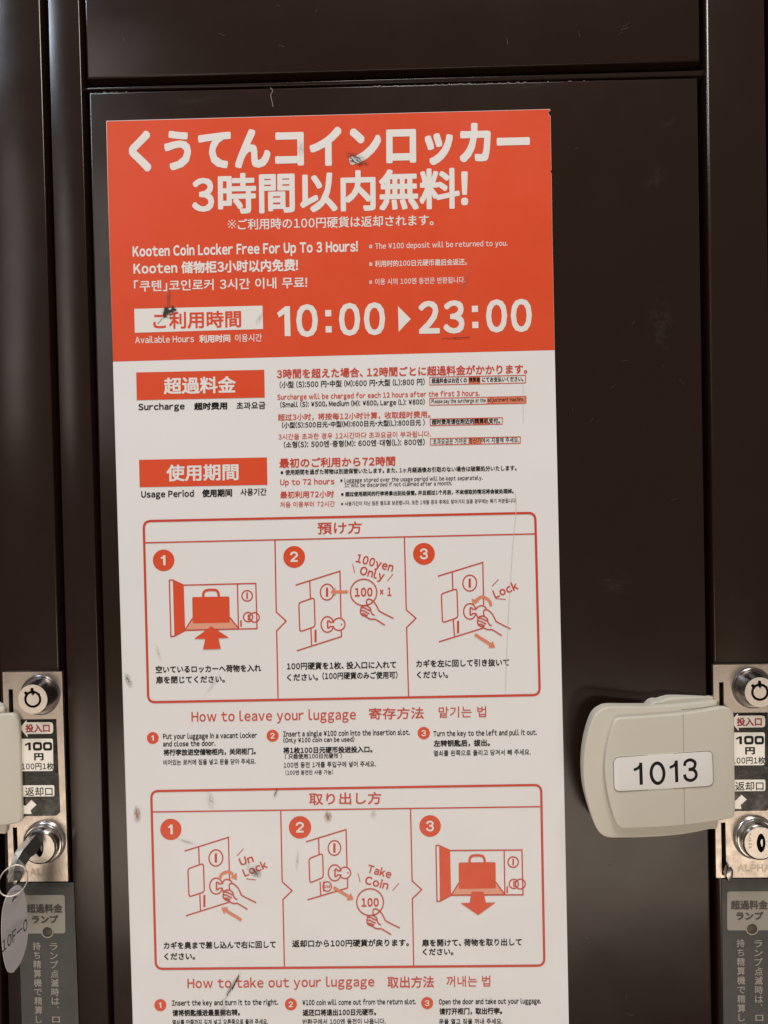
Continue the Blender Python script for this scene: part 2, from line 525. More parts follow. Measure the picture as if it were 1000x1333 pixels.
def text_geo(s, x0, x1, yc, h, depth, r, cap=False, slope=None, rot=False):
    vs, fs = glyph_mesh(s)
    lo = min(v[0] for v in vs) - r; hi = max(v[0] for v in vs) + r
    sl = base_slope(yc) if slope is None else slope
    A = W(x0, yc, depth); B = W(x1, yc + sl * (x1 - x0), depth)
    em = h / (0.745 if cap else 0.92) * 0.0005 * (1 - depth / .5)
    d = Vector((B.x - A.x, B.z - A.z)); ux = d.normalized()
    uy = Vector((-ux.y, ux.x)) if rot else (Vector((0.012, 1.0)) if slope is None else Vector((0, 1)))
    sx = d.length / (hi - lo)
    q = r * .86         # stroke weight: copies shifted round a rounded square keep the stroke ends crisp
    if h < 7: shifts = [(0, 0), (q, q), (-q, q), (-q, -q), (q, -q)]
    else: shifts = [(0, 0), (q, q), (-q, q), (-q, -q), (q, -q), (r, 0), (-r, 0), (0, r), (0, -r)]
    if h > 30: shifts += [(q, q / 2), (q, -q / 2), (-q, q / 2), (-q, -q / 2), (q / 2, q), (-q / 2, q), (q / 2, -q), (-q / 2, -q)]
    if r <= 0: shifts = [(0, 0)]
    V = []; F = []
    for k, (dx, dy) in enumerate(shifts):
        o = len(V)
        for x, y in vs:
            q = Vector((A.x, A.z)) + ux * ((x - lo + dx) * sx) + uy * ((y + dy - .37) * em)
            V.append((q.x, -depth - k * 2e-6, q.y))
        F += [tuple(i + o for i in f) for f in fs]
    return V, F


def TT(parent, items, m, name='lettering', push=None):
    """one mesh of lettering made of several runs; items are the arguments of text_geo"""
    me = bpy.data.meshes.new(name); o = link(name, me, m, parent); _queue.append((me, items, push)); return o


def T(parent, s, x0, x1, yc, h, m=None, r=0.018, cap=False, depth=0.0010, slope=None, rot=False, name='lettering'):
    return TT(parent, [(s, x0, x1, yc, h, depth, r, cap, slope, rot)], m or BLACK, name)


def set_type():
    load_glyphs({wide(ch) for _, items, _ in _queue for it in items for ch in it[0] if ch != ' '})
    for me, items, push in _queue:
        V0 = []; F0 = []
        for it in items:
            V, F = text_geo(*it); o = len(V0); V0 += V; F0 += [tuple(i + o for i in f) for f in F]
        if push: V0 = [push(v) for v in V0]
        me.from_pydata(V0, [], F0); me.update()


# ================================================================== LOCK UNITS
LP = 0.003     # plate front stands this far proud of the column


def lathe(name, cx, cz, prof, m, parent, n=48, auto=30):
    """prof: list of (radius, height above the door plane)"""
    bm = bmesh.new(); rings = []
    for r, h in prof:
        if r < 1e-6: rings.append([bm.verts.new((cx, -h, cz))])
        else: rings.append([bm.verts.new((cx + r * math.cos(2 * math.pi * k / n), -h, cz + r * math.sin(2 * math.pi * k / n))) for k in range(n)])
    for a, b in zip(rings, rings[1:]):
        if len(a) == 1 and len(b) == 1: continue
        for k in range(n):
            if len(a) == 1: bm.faces.new((a[0], b[k], b[k - 1]))
            elif len(b) == 1: bm.faces.new((a[k - 1], a[k], b[0]))
            else: bm.faces.new((a[k - 1], a[k], b[k], b[k - 1]))
    return from_bm(name, bm, m, parent, True, auto)


def rrect(x0, y0, x1, y1, r, n=4, s0=None):
    s = base_slope((y0 + y1) / 2) if s0 is None else s0
    c = [(x0, y0), (x1, y0 + s * (x1 - x0)), (x1, y1 + s * (x1 - x0)), (x0, y1)]
    return round_poly(c, r, n) if r else c


def flat(parent, name, pts_px, m, depth, holes=()):
    bm = bmesh.new(); prism(bm, px(pts_px, depth), -depth, None, [px(h, depth) for h in holes])
    return from_bm(name, bm, m, parent)


unit = thing('lock_unit', 'coin lock plate at the right edge, its keyhole empty, with tubular lock and price labels', 'coin lock', 'steel coin lock units beside the doors')
SL = -0.008
slot_up = [(936.2, 888.3), (942.2, 888), (942.6, 924), (936.6, 924)]
slot_lo = [(938.7, 1071), (944.6, 1070.7), (946, 1139), (940, 1139.3)]
# steel plate with two real slots, dark behind
bm = bmesh.new()
prism(bm, px([(928.6, 865.6), (932.6, 1142.8), (1012, 1142.2), (1008.5, 864.8)], LP), -LP, -0.0002, [px(slot_up, LP), px(slot_lo, LP)])
plate = from_bm('lock_plate', bm, STEEL, unit)
flat(unit, 'slot_cavity', [(931, 880), (932, 1141.5), (950, 1141.5), (949, 880)], DARK, 0.0006)
# black film with stickers
flat(unit, 'label_film', [(949, 928.2), (1000.0, 927.8), (1003.2, 1051), (998.5, 1055.4), (949, 1056.3)], GLOSSBLACK, LP + .0003)
D1 = LP + .0005
tag_ = [(951.5, 939.4), (960.8, 928.8), (961.1, 931.9), (991, 931.5), (995.2, 932.5), (996.2, 935.5), (996.3, 943.3), (995.2, 946), (992.4, 946.9), (961.6, 947.3), (961.8, 951.6)]
bm = bmesh.new(); prism(bm, px(tag_, D1), -D1, -LP)
s1 = from_bm('slot_sticker', bm, STICK, unit)
T(s1, '投入口', 959.2, 992.0, 939.9, 10.4, STICKRED, .03, depth=D1 + .0001, slope=SL)
s2 = flat(unit, 'price_sticker', rrect(944, 953.7, 995.8, 996.6, 3, s0=SL), STICK, D1)
bm = bmesh.new()
# wide squared digits 100
for c in (975.0, 988.6):
    ribbon(bm, px(round_poly([(c - 4.6, 959.6), (c + 4.6, 959.5), (c + 4.7, 967.5), (c - 4.5, 967.6)], 2.0), D1 + .0001), 3.1 * .0005, True, -(D1 + .0001))
ribbon(bm, px([(964.3, 958.6), (964.5, 968.8)], D1 + .0001), 3.2 * .0005, False, -(D1 + .0001))
ribbon(bm, px([(963.4, 959.6), (958.6, 962.0)], D1 + .0001), 2.0 * .0005, False, -(D1 + .0001))
from_bm('lettering', bm, BLACK, s2)
T(s2, '円', 970.3, 983.0, 977.2, 9.4, BLACK, .04, depth=D1 + .0001, slope=SL)
T(s2, '100円1枚', 953.0, 997.0 - .5, 990.2, 9.2, BLACK, .012, depth=D1 + .0001, slope=SL)
s3 = flat(unit, 'return_sticker', rrect(944, 1015.3, 996.6, 1030.2, 2.5, s0=SL), STICK, D1)
T(s3, '返却口', 957.4, 994.2, 1023.6, 11.4, BLACK, .008, depth=D1 + .0001, slope=SL)
flat(unit, 'return_arrow', [(965.5, 1034.6), (972.3, 1040.8), (964.2, 1048.3), (965.5, 1053.0), (954, 1053.0), (954, 1041), (957.5, 1042.5)], STICK, D1)
# tubular lock: flange, cone, face, ring-shaped keyway
c1 = W(979.3, 895.6, LP); fx, fz = c1.x, c1.z
u = unit
lathe('lock_collar', fx, fz, [(.0131, LP), (.0131, LP + .0009), (.0126, LP + .0013), (.0121, LP + .0013), (.0094, .0135)], DCHROME, u, auto=25)
bm = bmesh.new()
ring_o, ring_i = .00555, .00400


def circ(r, n=40): return [(fx + r * math.cos(2 * math.pi * k / n), fz + r * math.sin(2 * math.pi * k / n)) for k in range(n)]


def keyway_out():
    o = []
    for k in range(80):
        a = 2 * math.pi * k / 80; r = ring_o
        dg = math.degrees(a) % 360
        if abs(dg - 92) < 9: r = .0073
        if abs(dg - 137) < 9: r = .0070
        if abs(dg - 40) < 5: r = .0059
        o.append((fx + r * math.cos(a), fz + r * math.sin(a)))
    return o


prism(bm, circ(.0094, 48), -.0138, -.0135, [keyway_out()])
ff = from_bm('lock_face', bm, FACE, u)
flat_bm = bmesh.new(); prism(flat_bm, circ(.0088, 40), -.0120, None); from_bm('keyway', flat_bm, DARK, u)
core = []
for k in range(60):
    a = 2 * math.pi * k / 60; r = ring_i
    if abs(math.degrees(a) - 88) < 11: r = .0022
    core.append((fx + r * math.cos(a), fz + r * math.sin(a)))
bm = bmesh.new(); prism(bm, core, -.0138, -.0120); bevel_front(bm, -.0138, .0003, 2)
from_bm('lock_core', bm, FACE, u, True, 30)
# lower key cylinder
c2 = W(982.0, 1089.6, LP); gx, gz = c2.x, c2.z
lathe('key_collar', gx, gz, [(.0140, LP), (.0140, LP + .0012), (.0133, LP + .0022), (.0126, LP + .0026), (.0126, .0062), (.0122, .0068), (.0118, .0068), (.0118, .0085),
                             (.0112, .0105), (.0104, .0110)], CHROME, u, auto=40)
lathe('cylinder_rim', gx, gz, [(.0110, .0104), (.0112, .0112), (.0106, .0120), (.0101, .0117)], DCHROME, u)
bm = bmesh.new()


def almond(rx, rz, n=24):
    return [(gx + .0003 + rx * math.cos(2 * math.pi * k / n) * (1 - .25 * abs(math.sin(2 * math.pi * k / n)) ** 3), gz + rz * math.sin(2 * math.pi * k / n)) for k in range(n)]


prism(bm, [(gx + .0101 * math.cos(2 * math.pi * k / 48), gz + .0101 * math.sin(2 * math.pi * k / 48)) for k in range(48)], -.0118, -.0112, [almond(.0028, .0062)])
from_bm('cylinder_face', bm, FACE, u)
bm = bmesh.new(); prism(bm, [(gx + .0096 * math.cos(2 * math.pi * k / 32), gz + .0096 * math.sin(2 * math.pi * k / 32)) for k in range(32)], -.0100, None)
from_bm('keyway', bm, DARK, u)
bm = bmesh.new(); prism(bm, [(gx + .0011, gz - .0030), (gx + .0018, gz - .0018), (gx + .0018, gz + .0016), (gx + .0010, gz + .0022), (gx + .0003, gz + .0002)], -.0109, -.0100)
from_bm('keyway_pin', bm, DCHROME, u)
# tiny stamped marks on the cylinder face and the maker's stamp on the plate
STAMP = mat('stamped_shadow', (0.30, 0.25, 0.20), 0.5, 0.6)
FSTAMP = mat('faint_stamp', (0.52, 0.458, 0.40), 0.45, 1.0)
TT(u, [(ch, 975.3, 978.6, 1086.2 + k * 4.2, 2.6, .01185, .03, True, 0) for k, ch in enumerate('ALPHA')], STAMP, 'stamp')
T(u, 'ALPHA', 960.5, 1004, 1130.5, 8.5, FSTAMP, .03, True, depth=LP + .00012, slope=SL, name='stamp')
# little reject lever that sticks out of the foot of the slot
bm = bmesh.new()
prism(bm, px([(946.5, 1127.5), (950.5, 1126.5), (954, 1132), (953.5, 1140), (950.5, 1147), (946.8, 1146.2), (944.5, 1138)], .007), -.0085, -.0010)
bm.normal_update(); bmesh.ops.recalc_face_normals(bm, faces=bm.faces[:]); bevel_front(bm, -.0085, .0005, 2)
from_bm('reject_lever', bm, DCHROME, u, True, 30)
# slate label with the lamp below the plate
sl = flat(unit, 'lamp_label', [(939.6, 1144.2), (943.0, BOT), (1020, BOT), (1015, 1143.6)], SLATE, .0006)
lb = flat(sl, 'label_field', rrect(946.8, 1160.6, 1003.0, 1211.4, 3.5, s0=-.006), SLABEL, .0008)
T(sl, '超過料金', 951.8, 999.8, 1178.4, 11.2, SLINK, .03, depth=.0010, slope=-.006)
T(sl, 'ランプ', 958.6, 994.0, 1192.8, 10.5, SLINK, .035, depth=.0010, slope=-.006)
q = W(979.3, 1209.2, .001)
lathe('lamp_ring', q.x, q.z, [(.00415, .00062), (.00415, .0011), (.0033, .0011)], SLABEL, sl, 32)
lathe('lamp', q.x, q.z, [(.0033, .0009), (.0031, .0012), (.002, .0014), (0, .0015)], LAMPM, sl, 32)


def vertical(s, x, y, pitch, wid, slope_x=.014):
    it = []
    for k, ch in enumerate(s):
        yy = y + k * pitch; xx = x + slope_x * (yy - y); h = 10.6
        if ch == '、': it.append((ch, xx + 1.6, xx + 4.2, yy - 7.5, h, .0009, .01, False, 0))
        elif ch == 'ッ': it.append((ch, xx - 2.5, xx + 4.5, yy, h, .0009, .02, False, 0))
        elif ch in 'しち': it.append((ch, xx - wid * .4, xx + wid * .4, yy, h, .0009, .02, False, 0))
        else: it.append((ch, xx - wid / 2, xx + wid / 2, yy, h, .0009, .02, False, 0))
    TT(sl, it, SLABEL)


vertical('ランプ点滅時は、ロッカー', 987.3, 1228.5, 12.05, 10.6)
vertical('持ち精算機で精算して下さ', 964.3, 1228.0, 12.1, 10.6)

unit2 = copy_tree(unit, None, -PITCH_V)
unit2['label'] = 'coin lock plate at the left edge with a key turned in its lower cylinder'

# the left unit's key, ring and tag
key = thing('locker_key', 'steel key standing in the lower left lock with a split ring and pale oval tag', 'key')


def depth_poly(name, pts, m, parent, shift, smooth=False):
    """pts: (px, py, depth); extruded by the world vector shift"""
    bm = bmesh.new(); a = [bm.verts.new(W(x, y, d)) for x, y, d in pts]; b = [bm.verts.new(v.co + Vector(shift)) for v in a]
    bm.faces.new(a); bm.faces.new(b[::-1])
    for i in range(len(a)): bm.faces.new((a[i - 1], a[i], b[i], b[i - 1]))
    bmesh.ops.triangulate(bm, faces=[f for f in bm.faces if len(f.verts) > 4])
    return from_bm(name, bm, m, parent, smooth, 30 if smooth else None)


depth_poly('key_bow', [(48, 1086.5, .0150), (54, 1086.5, .0145), (54.3, 1100, .0150), (47, 1111.5, .0175), (40, 1116, .0190), (33, 1127, .0230), (27.5, 1137, .0265),
                       (25, 1146, .0290), (17.5, 1147, .0300), (18.5, 1133, .0265), (24, 1118, .0220), (30.5, 1107, .0190), (38, 1098, .0170)],
           KEYDARK, key, (-.0032, .0020, .0006))
depth_poly('bow_edge', [(47.5, 1086, .0153), (38, 1097.4, .0173), (30.2, 1106.3, .0193), (23.6, 1117.5, .0223), (18, 1132.5, .0268), (17, 1147.5, .0303),
                        (10.5, 1149, .0300), (9.5, 1141, .0285), (13.5, 1127, .0245), (19.5, 1110, .0200), (27.5, 1098, .0172), (38.5, 1090, .0155)],
           KEYEDGE, key, (0.0004, .0014, 0))
# ring
rc = W(17.2, 1146.5, .032)
bm = bmesh.new(); N = 40; M_ = 8; R_ = .0080; rr = .00042; prev = []
for i in range(N):
    a = 2 * math.pi * i / N; ring = []
    for j in range(M_):
        b = 2 * math.pi * j / M_
        ring.append(bm.verts.new((rc.x + (R_ + rr * math.cos(b)) * math.cos(a) * .96, rc.y + rr * math.sin(b) + .004 * math.sin(a + .8), rc.z + (R_ + rr * math.cos(b)) * math.sin(a) * 1.04)))
    prev.append(ring)
for i in range(N):
    for j in range(M_): bm.faces.new((prev[i - 1][j], prev[i][j], prev[i][j - 1], prev[i - 1][j - 1]))
from_bm('key_ring', bm, FACE, key, True)


def z2(pts): return [(x / 8.89, 1130 + y / 8.89) for x, y in pts]


tg = smooth_closed(z2([(205, 213), (150, 235), (100, 290), (55, 380), (28, 490), (16, 620), (16, 780), (28, 950), (48, 1080), (80, 1185), (115, 1212), (165, 1195), (225, 1120),
                       (275, 1010), (310, 880), (325, 740), (322, 600), (312, 470), (298, 340), (262, 245)]), 3)


def tagdepth(x, y): return .034 + (x - 2) * -.00008 + (y - 1150) * -.00006


hole = z2([(165, 330), (215, 325), (190, 350), (165, 372), (138, 405), (145, 360)])
bm = bmesh.new()
out = [bm.verts.new(W(x, y, tagdepth(x, y))) for x, y in tg]; hl = [bm.verts.new(W(x, y, tagdepth(x, y))) for x, y in hole]
ed = [bm.edges.new((out[i - 1], out[i])) for i in range(len(out))] + [bm.edges.new((hl[i - 1], hl[i])) for i in range(len(hl))]
bmesh.ops.triangle_fill(bm, use_beauty=True, use_dissolve=False, edges=ed)
for lp in (out, hl):
    bk = [bm.verts.new(v.co + Vector((-.0006, .0011, .0004))) for v in lp]
    for i in range(len(lp)): bm.faces.new((lp[i - 1], lp[i], bk[i], bk[i - 1]))
tag = from_bm('key_tag', bm, TAGM, key)
TT(tag, [('10F-0', 3.4, 36.0, 1232, 15, .034, .014, True, -.93)], BLACK, push=lambda v: (v[0], v[1] - .0004, v[2]))

# ================================================================== THE SIGN
sign = thing('instruction_sign', 'tall red and white coin locker instruction sign in four languages stuck on the brown door', 'sign')
sheet_px = [(138.3, 157.2), (140.5, 250), (147.3, 471), (157, 800), (166, 1100), (side(134.0, 173.3, BOT), BOT), (side(714.2, 740.6, BOT), BOT), (735.8, 1080), (729.6, 800),
            (722.3, 456), (719.2, 300), (718.2, 226.0), (716.3, 223.5), (718.0, 221.0), (716.9, 151), (714.6, 149.2), (713.9, 146.2), (716.6, 143.6), (716.0, 141.8), (714, 141.9), (430, 149.3)]
bm = bmesh.new(); prism(bm, px(sheet_px, .0008), -.0008, -.00002)
from_bm('sheet', bm, WHITE, sign)
hb = [(138.9, 157.8), (140.8, 250), (147.3, 470.6), (435, 462.8), (722.1, 455.6), (719.0, 300), (718.0, 226.0), (716.1, 223.5), (717.8, 221.0), (716.7, 151.3), (714.4, 149.4), (713.7, 146.2),
      (716.2, 143.8), (715.6, 142.2), (714, 142.3), (430, 149.7)]
flat(sign, 'header_band', hb, RED, .0009)

Rw = PWHITE
T(sign, 'くうてんコインロッカー', 167.8, 690.0, 197.2, 51, Rw, .045)
T(sign, '3時間以内無料!', 250, 609.5, 253.8, 49.5, Rw, .028)
T(sign, 'ご利用時の100円硬貨は返却されます。', 309.6, 564.5, 292.3, 13.8, Rw, .014)
T(sign, 'Kooten Coin Locker Free For Up To 3 Hours!', 172.7, 466, 327.3, 12.5, Rw, .036, True)
T(sign, 'Kooten 储物柜3小时以内免费!', 173.8, 388, 349.8, 15.0, Rw, .030)
T(sign, '「쿠텐」코인로커 3시간 이내 무료!', 174.5, 400, 372.6, 14.2, Rw, .016)
T(sign, '※The ¥100 deposit will be returned to you.', 480.5, 660.7, 320.5, 6.9, Rw, .010, True)
T(sign, '※利用时的100日元硬币最后会返还。', 480.5, 608, 343.6, 8.2, Rw, .014)
T(sign, '※이용 시의 100엔 동전은 반환됩니다.', 480.5, 605.8, 367, 8.2, Rw, .008)
flat(sign, 'hours_box', [(174.8, 402.0), (175.6, 433.1), (342.6, 428.2), (341.8, 397.8)], PWHITE, .0010)
T(sign, 'ご利用時間', 199.3, 314, 417.6, 21.2, RED, .022, depth=.0011)
T(sign, 'Available Hours', 176, 252.5, 442.6, 8.2, Rw, .014, True)
T(sign, '利用时间', 259.5, 299.8, 441.2, 9.6, Rw, .034)
T(sign, '이용시간', 306, 341, 440.2, 10.2, Rw, .010)
T(sign, '0', 385.6, 414, 417.4, 39, Rw, .028, True)
flat(sign, 'lettering', [(370.8, 437.6), (370.2, 408.4), (363.4, 413.4), (360.8, 407.2), (371.4, 398.6), (377.4, 398.4), (378.4, 437.4)], Rw, .0010)
T(sign, '00', 441.3, 501.5, 415.8, 39, Rw, .028, True)
T(sign, '23', 545, 604.8, 413.4, 39.3, Rw, .028, True)
T(sign, '00', 632.8, 692.6, 411.4, 39.3, Rw, .028, True)
for qd in ((423.3, 403.6), (423.9, 424.6), (614.3, 398.0), (614.9, 418.9)):
    x, y = qd; flat(sign, 'colon_dot', [(x, y), (x + .15, y + 8.3), (x + 8.1, y + 8.1), (x + 7.9, y - .2)], Rw, .0010)
flat(sign, 'arrow_mark', [(518.2, 398.6), (519.1, 431.8), (534.9, 415.2)], Rw, .0010)


def redbox(x0, y0, x1, y1):    # four pixel corners given as left top / right bottom with the local slope
    s = base_slope((y0 + y1) / 2)
    flat(sign, 'heading_box', [(x0, y0), (x0 + .8, y1), (x1 + .7, y1 + s * (x1 - x0)), (x1, y0 + s * (x1 - x0))], RED, .0010)


redbox(177.3, 484.8, 344.0, 520.8); T(sign, '超過料金', 213.2, 307, 502.7, 20.6, Rw, .026, depth=.0011)
redbox(181.0, 598.6, 347.5, 634.2); T(sign, '使用期間', 216.8, 310.6, 616.2, 20.6, Rw, .026, depth=.0011)
K = BLACK; Rd = LINE
T(sign, 'Surcharge', 180, 240.4, 529.8, 7.8, K, .026, True)
T(sign, '超时费用', 252.7, 295.8, 529.0, 9.0, K, .036)
T(sign, '초과요금', 307.8, 345.6, 528.2, 9.4, K, .018)
T(sign, '3時間を超えた場合、12時間ごとに超過料金がかかります。', 360.5, 686.5, 487.0, 11.9, Rd, .022)
T(sign, '(小型 (S):500 円・中型 (M):600 円・大型 (L):800 円)', 364, 553, 500.9, 8.4, K, .018)
T(sign, 'Surcharge will be charged for each 12 hours after the first 3 hours.', 361, 624.5, 517.0, 6.4, Rd, .020, True)
T(sign, '(Small (S): ¥500, Medium (M): ¥600, Large (L): ¥800)', 364.8, 553, 526.8, 6.2, K, .022, True)
T(sign, '超过3小时，将按每12小时计算，收取超时费用。', 361.8, 560.3, 543.4, 8.6, Rd, .014)
T(sign, '(小型(S):500日元・中型(M):600日元・大型(L):800日元 )', 367, 553, 553.6, 7.8, K, .020)
T(sign, '3시간을 초과한 경우 12시간마다 초과요금이 부과됩니다.', 362.4, 561, 568.8, 8.0, Rd, .008)
T(sign, '(소형(S): 500엔·중형(M): 600엔·대형(L): 800엔)', 369.4, 553, 578.9, 8.2, K, .018)


def note(x0, y0, x1, y1, hx0, hx1):
    s = base_slope(y0); c = [(x0, y0), (x1, y0 + s * (x1 - x0)), (x1 - .2, y1 + s * (x1 - x0)), (x0 + .3, y1)]
    bm = bmesh.new(); ribbon(bm, px(c, .0010), .9 * .0005, True, -.0010); from_bm('note_frame', bm, LINE, sign)
    f = lambda x, y: (x, y + s * (x - x0))
    flat(sign, 'highlight', [f(hx0, y0 + .6), f(hx1, y0 + .6), f(hx1, y1 - .6), f(hx0, y1 - .6)], PINK, .00092)


note(559.4, 491.0, 684.4, 501.0, 609.9, 625.5)
T(sign, '超過料金はお近くの', 562, 608, 495.7, 6.4, K, .026); T(sign, '精算機', 610.6, 625, 494.6, 6.4, K, .03); T(sign, 'にてお支払いください。', 627.7, 681.5, 494.2, 6.4, K, .026)
note(559.5, 518.5, 685.0, 527.4, 634.0, 684.4)
T(sign, 'Please pay the surcharge at the', 561.8, 632.4, 522.4, 4.7, K, .020, True); T(sign, 'adjustment machine.', 634.8, 683, 520.6, 4.7, K, .026, True)
note(560.0, 545.5, 654.2, 554.0, 616.5, 635.5)
T(sign, '超时费用请在附近的精算机支付。', 562.2, 651, 549.4, 6.6, K, .030)
note(560.3, 570.9, 677.6, 579.3, 610.0, 627.0)
T(sign, '초과요금은 가까운', 563.7, 607.8, 575.0, 6.8, K, .008); T(sign, '정산기에서 지불해 주세요.', 610.4, 675.8, 573.6, 6.8, K, .010)

T(sign, 'Usage Period', 183.8, 252.4, 643.6, 7.9, K, .026, True)
T(sign, '使用期间', 263, 302.2, 642.2, 9.6, K, .036)
T(sign, '사용기간', 313, 347, 640.8, 9.4, K, .018)
T(sign, '最初のご利用から72時間', 363.7, 514.6, 603.1, 12.0, Rd, .024)
T(sign, '※使用期間を過ぎた荷物は別途保管いたします。また、1ヶ月経過後お引取のない場合は破棄処分いたします。', 365.2, 672.6, 615.0, 6.6, K, .024)
T(sign, 'Up to 72 hours', 364.8, 435.5, 627.8, 7.1, Rd, .020, True)
T(sign, '※Luggage stored over the usage period will be kept separately.', 443, 628.3, 625.3, 5.2, K, .014, True)
T(sign, 'It will be discarded if not claimed after a month.', 448.8, 588.4, 631.6, 5.0, K, .014, True)
T(sign, '最初利用72小时', 364.8, 435, 644.4, 8.8, Rd, .018)
T(sign, '※超过使用期间的行李将拿出别处保管。并且超过1个月后，不来领取的情况将会被处理掉。', 444, 668.8, 643.4, 5.9, K, .032)
T(sign, '처음 이용부터 72시간', 364.8, 436, 657.0, 7.6, Rd, .008)
T(sign, '※사용기간이 지난 짐은 별도로 보관합니다. 또한 1개월 경과 후에도 찾아가지 않을 경우에는 폐기 처분됩니다.', 444, 672.6, 655.8, 5.8, K, .010)

# ------------------------------------------------------------------ the two framed strips of three steps
PXM = .0005


def lines(parent, name, items, m, depth=.0010):
    """items: (points px, width px, closed)"""
    bm = bmesh.new()
    for it in items:
        ribbon(bm, px(it[0], depth), it[1] * PXM, len(it) > 2 and it[2], -depth)
    return from_bm(name, bm, m, parent)


def frame(corners, hy, cols):
    fr = lines(sign, 'step_frame', [(round_poly(corners, 9.5, 6), 3.0, True)], LINE)
    lines(fr, 'frame_rule', [(hy, 1.6)] + [(c, 1.6) for c in cols], LINE, .00098)
    return fr


fr1 = frame([(187.0, 678.4), (696.9, 667.6), (702.8, 904.8), (193.0, 914.3)], [(188.5, 706.6), (696.5, 695.0)],
            [[(358.0, 702.8), (359.7, 796.6), (372.6, 808.6), (360.2, 821.2), (362.0, 909.4)],
             [(526.5, 698.9), (529.0, 794.0), (541.6, 804.7), (529.4, 817.0), (532.0, 906.4)]])
fr2 = frame([(196.8, 1030.0), (704.6, 1021.9), (708.8, 1257.2), (202.9, 1261.6)], [(198.2, 1057.1), (704.2, 1050.2)],
            [[(365.5, 1055.2), (367.4, 1148), (380.2, 1159.6), (368.4, 1171.2), (370.3, 1258.6)],
             [(534.6, 1052.6), (536.6, 1147), (549.1, 1158.2), (537, 1170), (538.6, 1257.3)]])
lines(sign, 'lettering', [([(297.6, 287.2), (306.4, 296.0)], 1.0), ([(306.4, 286.9), (297.6, 296.3)], 1.0), ([(301.2, 286.8), (302.8, 286.8)], 1.5), ([(301.2, 296.4), (302.8, 296.4)], 1.5), ([(296.6, 291.6), (298.2, 291.6)], 1.5), ([(305.8, 291.5), (307.4, 291.5)], 1.5)], Rw)
T(sign, '預け方', 413.4, 471, 687.9, 15.4, Rd, .012)
T(sign, '取り出し方', 402.4, 496.4, 1040.4, 15.6, Rd, .012)


def badge(x, y, r, n):
    b = flat(sign, 'number_badge', ell(x, y, r, r, 36), RED, .0010)
    k = r / 14.0; D = .0011
    if n == '1':
        it = [([(x + .8 * k, y - 6.6 * k), (x + 1.2 * k, y + 6.4 * k)], 3.1 * k), ([(x + 1.0 * k, y - 5.2 * k), (x - 3.2 * k, y - 2.6 * k)], 2.3 * k)]
    elif n == '2':
        it = [(smooth_open([(x - 4.2 * k, y - 2.2 * k), (x - 2.9 * k, y - 4.9 * k), (x + .2 * k, y - 5.8 * k), (x + 3.2 * k, y - 4.3 * k), (x + 3.3 * k, y - 1.6 * k), (x, y + 1.6 * k), (x - 3.4 * k, y + 4.9 * k)]), 2.5 * k),
              ([(x - 4.6 * k, y + 5.3 * k), (x + 4.6 * k, y + 5.2 * k)], 2.5 * k)]
    else:
        it = [(smooth_open([(x - 4.2 * k, y - 2.8 * k), (x - 2.7 * k, y - 5.2 * k), (x + .3 * k, y - 5.8 * k), (x + 3.0 * k, y - 4.6 * k), (x + 3.1 * k, y - 2.0 * k), (x + 1.2 * k, y - .5 * k), (x - .9 * k, y - .3 * k)]), 2.4 * k),
              (smooth_open([(x - .9 * k, y - .3 * k), (x + 2.2 * k, y + .1 * k), (x + 3.8 * k, y + 2.3 * k), (x + 2.9 * k, y + 4.9 * k), (x + .1 * k, y + 5.9 * k), (x - 3.0 * k, y + 4.9 * k), (x - 4.3 * k, y + 2.5 * k)]), 2.4 * k)]
    lines(b, 'numeral', it, PWHITE, D)


for x, y, r, n in ((213, 729.4, 14, '1'), (383, 725, 14.2, '2'), (552, 721, 14.2, '3'), (222.4, 1079.8, 13.8, '1'), (390.6, 1077.2, 14.6, '2'), (560, 1075.4, 14, '3'),
                   (198.9, 960.8, 7.7, '1'), (354.9, 957.9, 7.8, '2'), (551.8, 954.4, 8.0, '3'), (208.7, 1308.7, 7.8, '1'), (378.7, 1307.6, 7.8, '2'), (556.2, 1306, 7.8, '3')):
    badge(x, y, r, n)


def picto():
    o = bpy.data.objects.new('pictogram', None); C.objects.link(o); o.parent = sign; o.empty_display_size = .01
    return o


LW = 1.55


def luggage(f, arrow, P, opts):
    """open locker with a case in it; f maps zoom units to photograph pixels"""
    o = picto(); g = lambda pts: [f(a, b) for a, b in pts]
    s = opts
    flat(o, 'floor_area', g(s['floor']), PALE, .00095)
    lines(o, 'drawn_line', [(g(l), LW) for l in s['lines']] + [(g(l), LW, True) for l in s['closed']] + [(g(l), 2.0) for l in s['bars']], LINE, .0010)
    flat(o, 'open_door', g(s['door']), RED, .00102)
    flat(o, 'suitcase', g(round_poly(s['bag'], 9, 3)), RED, .00108)
    lines(o, 'suitcase_handle', [(g(smooth_open(s['hand'], 4)), 3.0)], RED, .00109)
    flat(o, 'direction_arrow', g(arrow), RED, .00116)
    return o


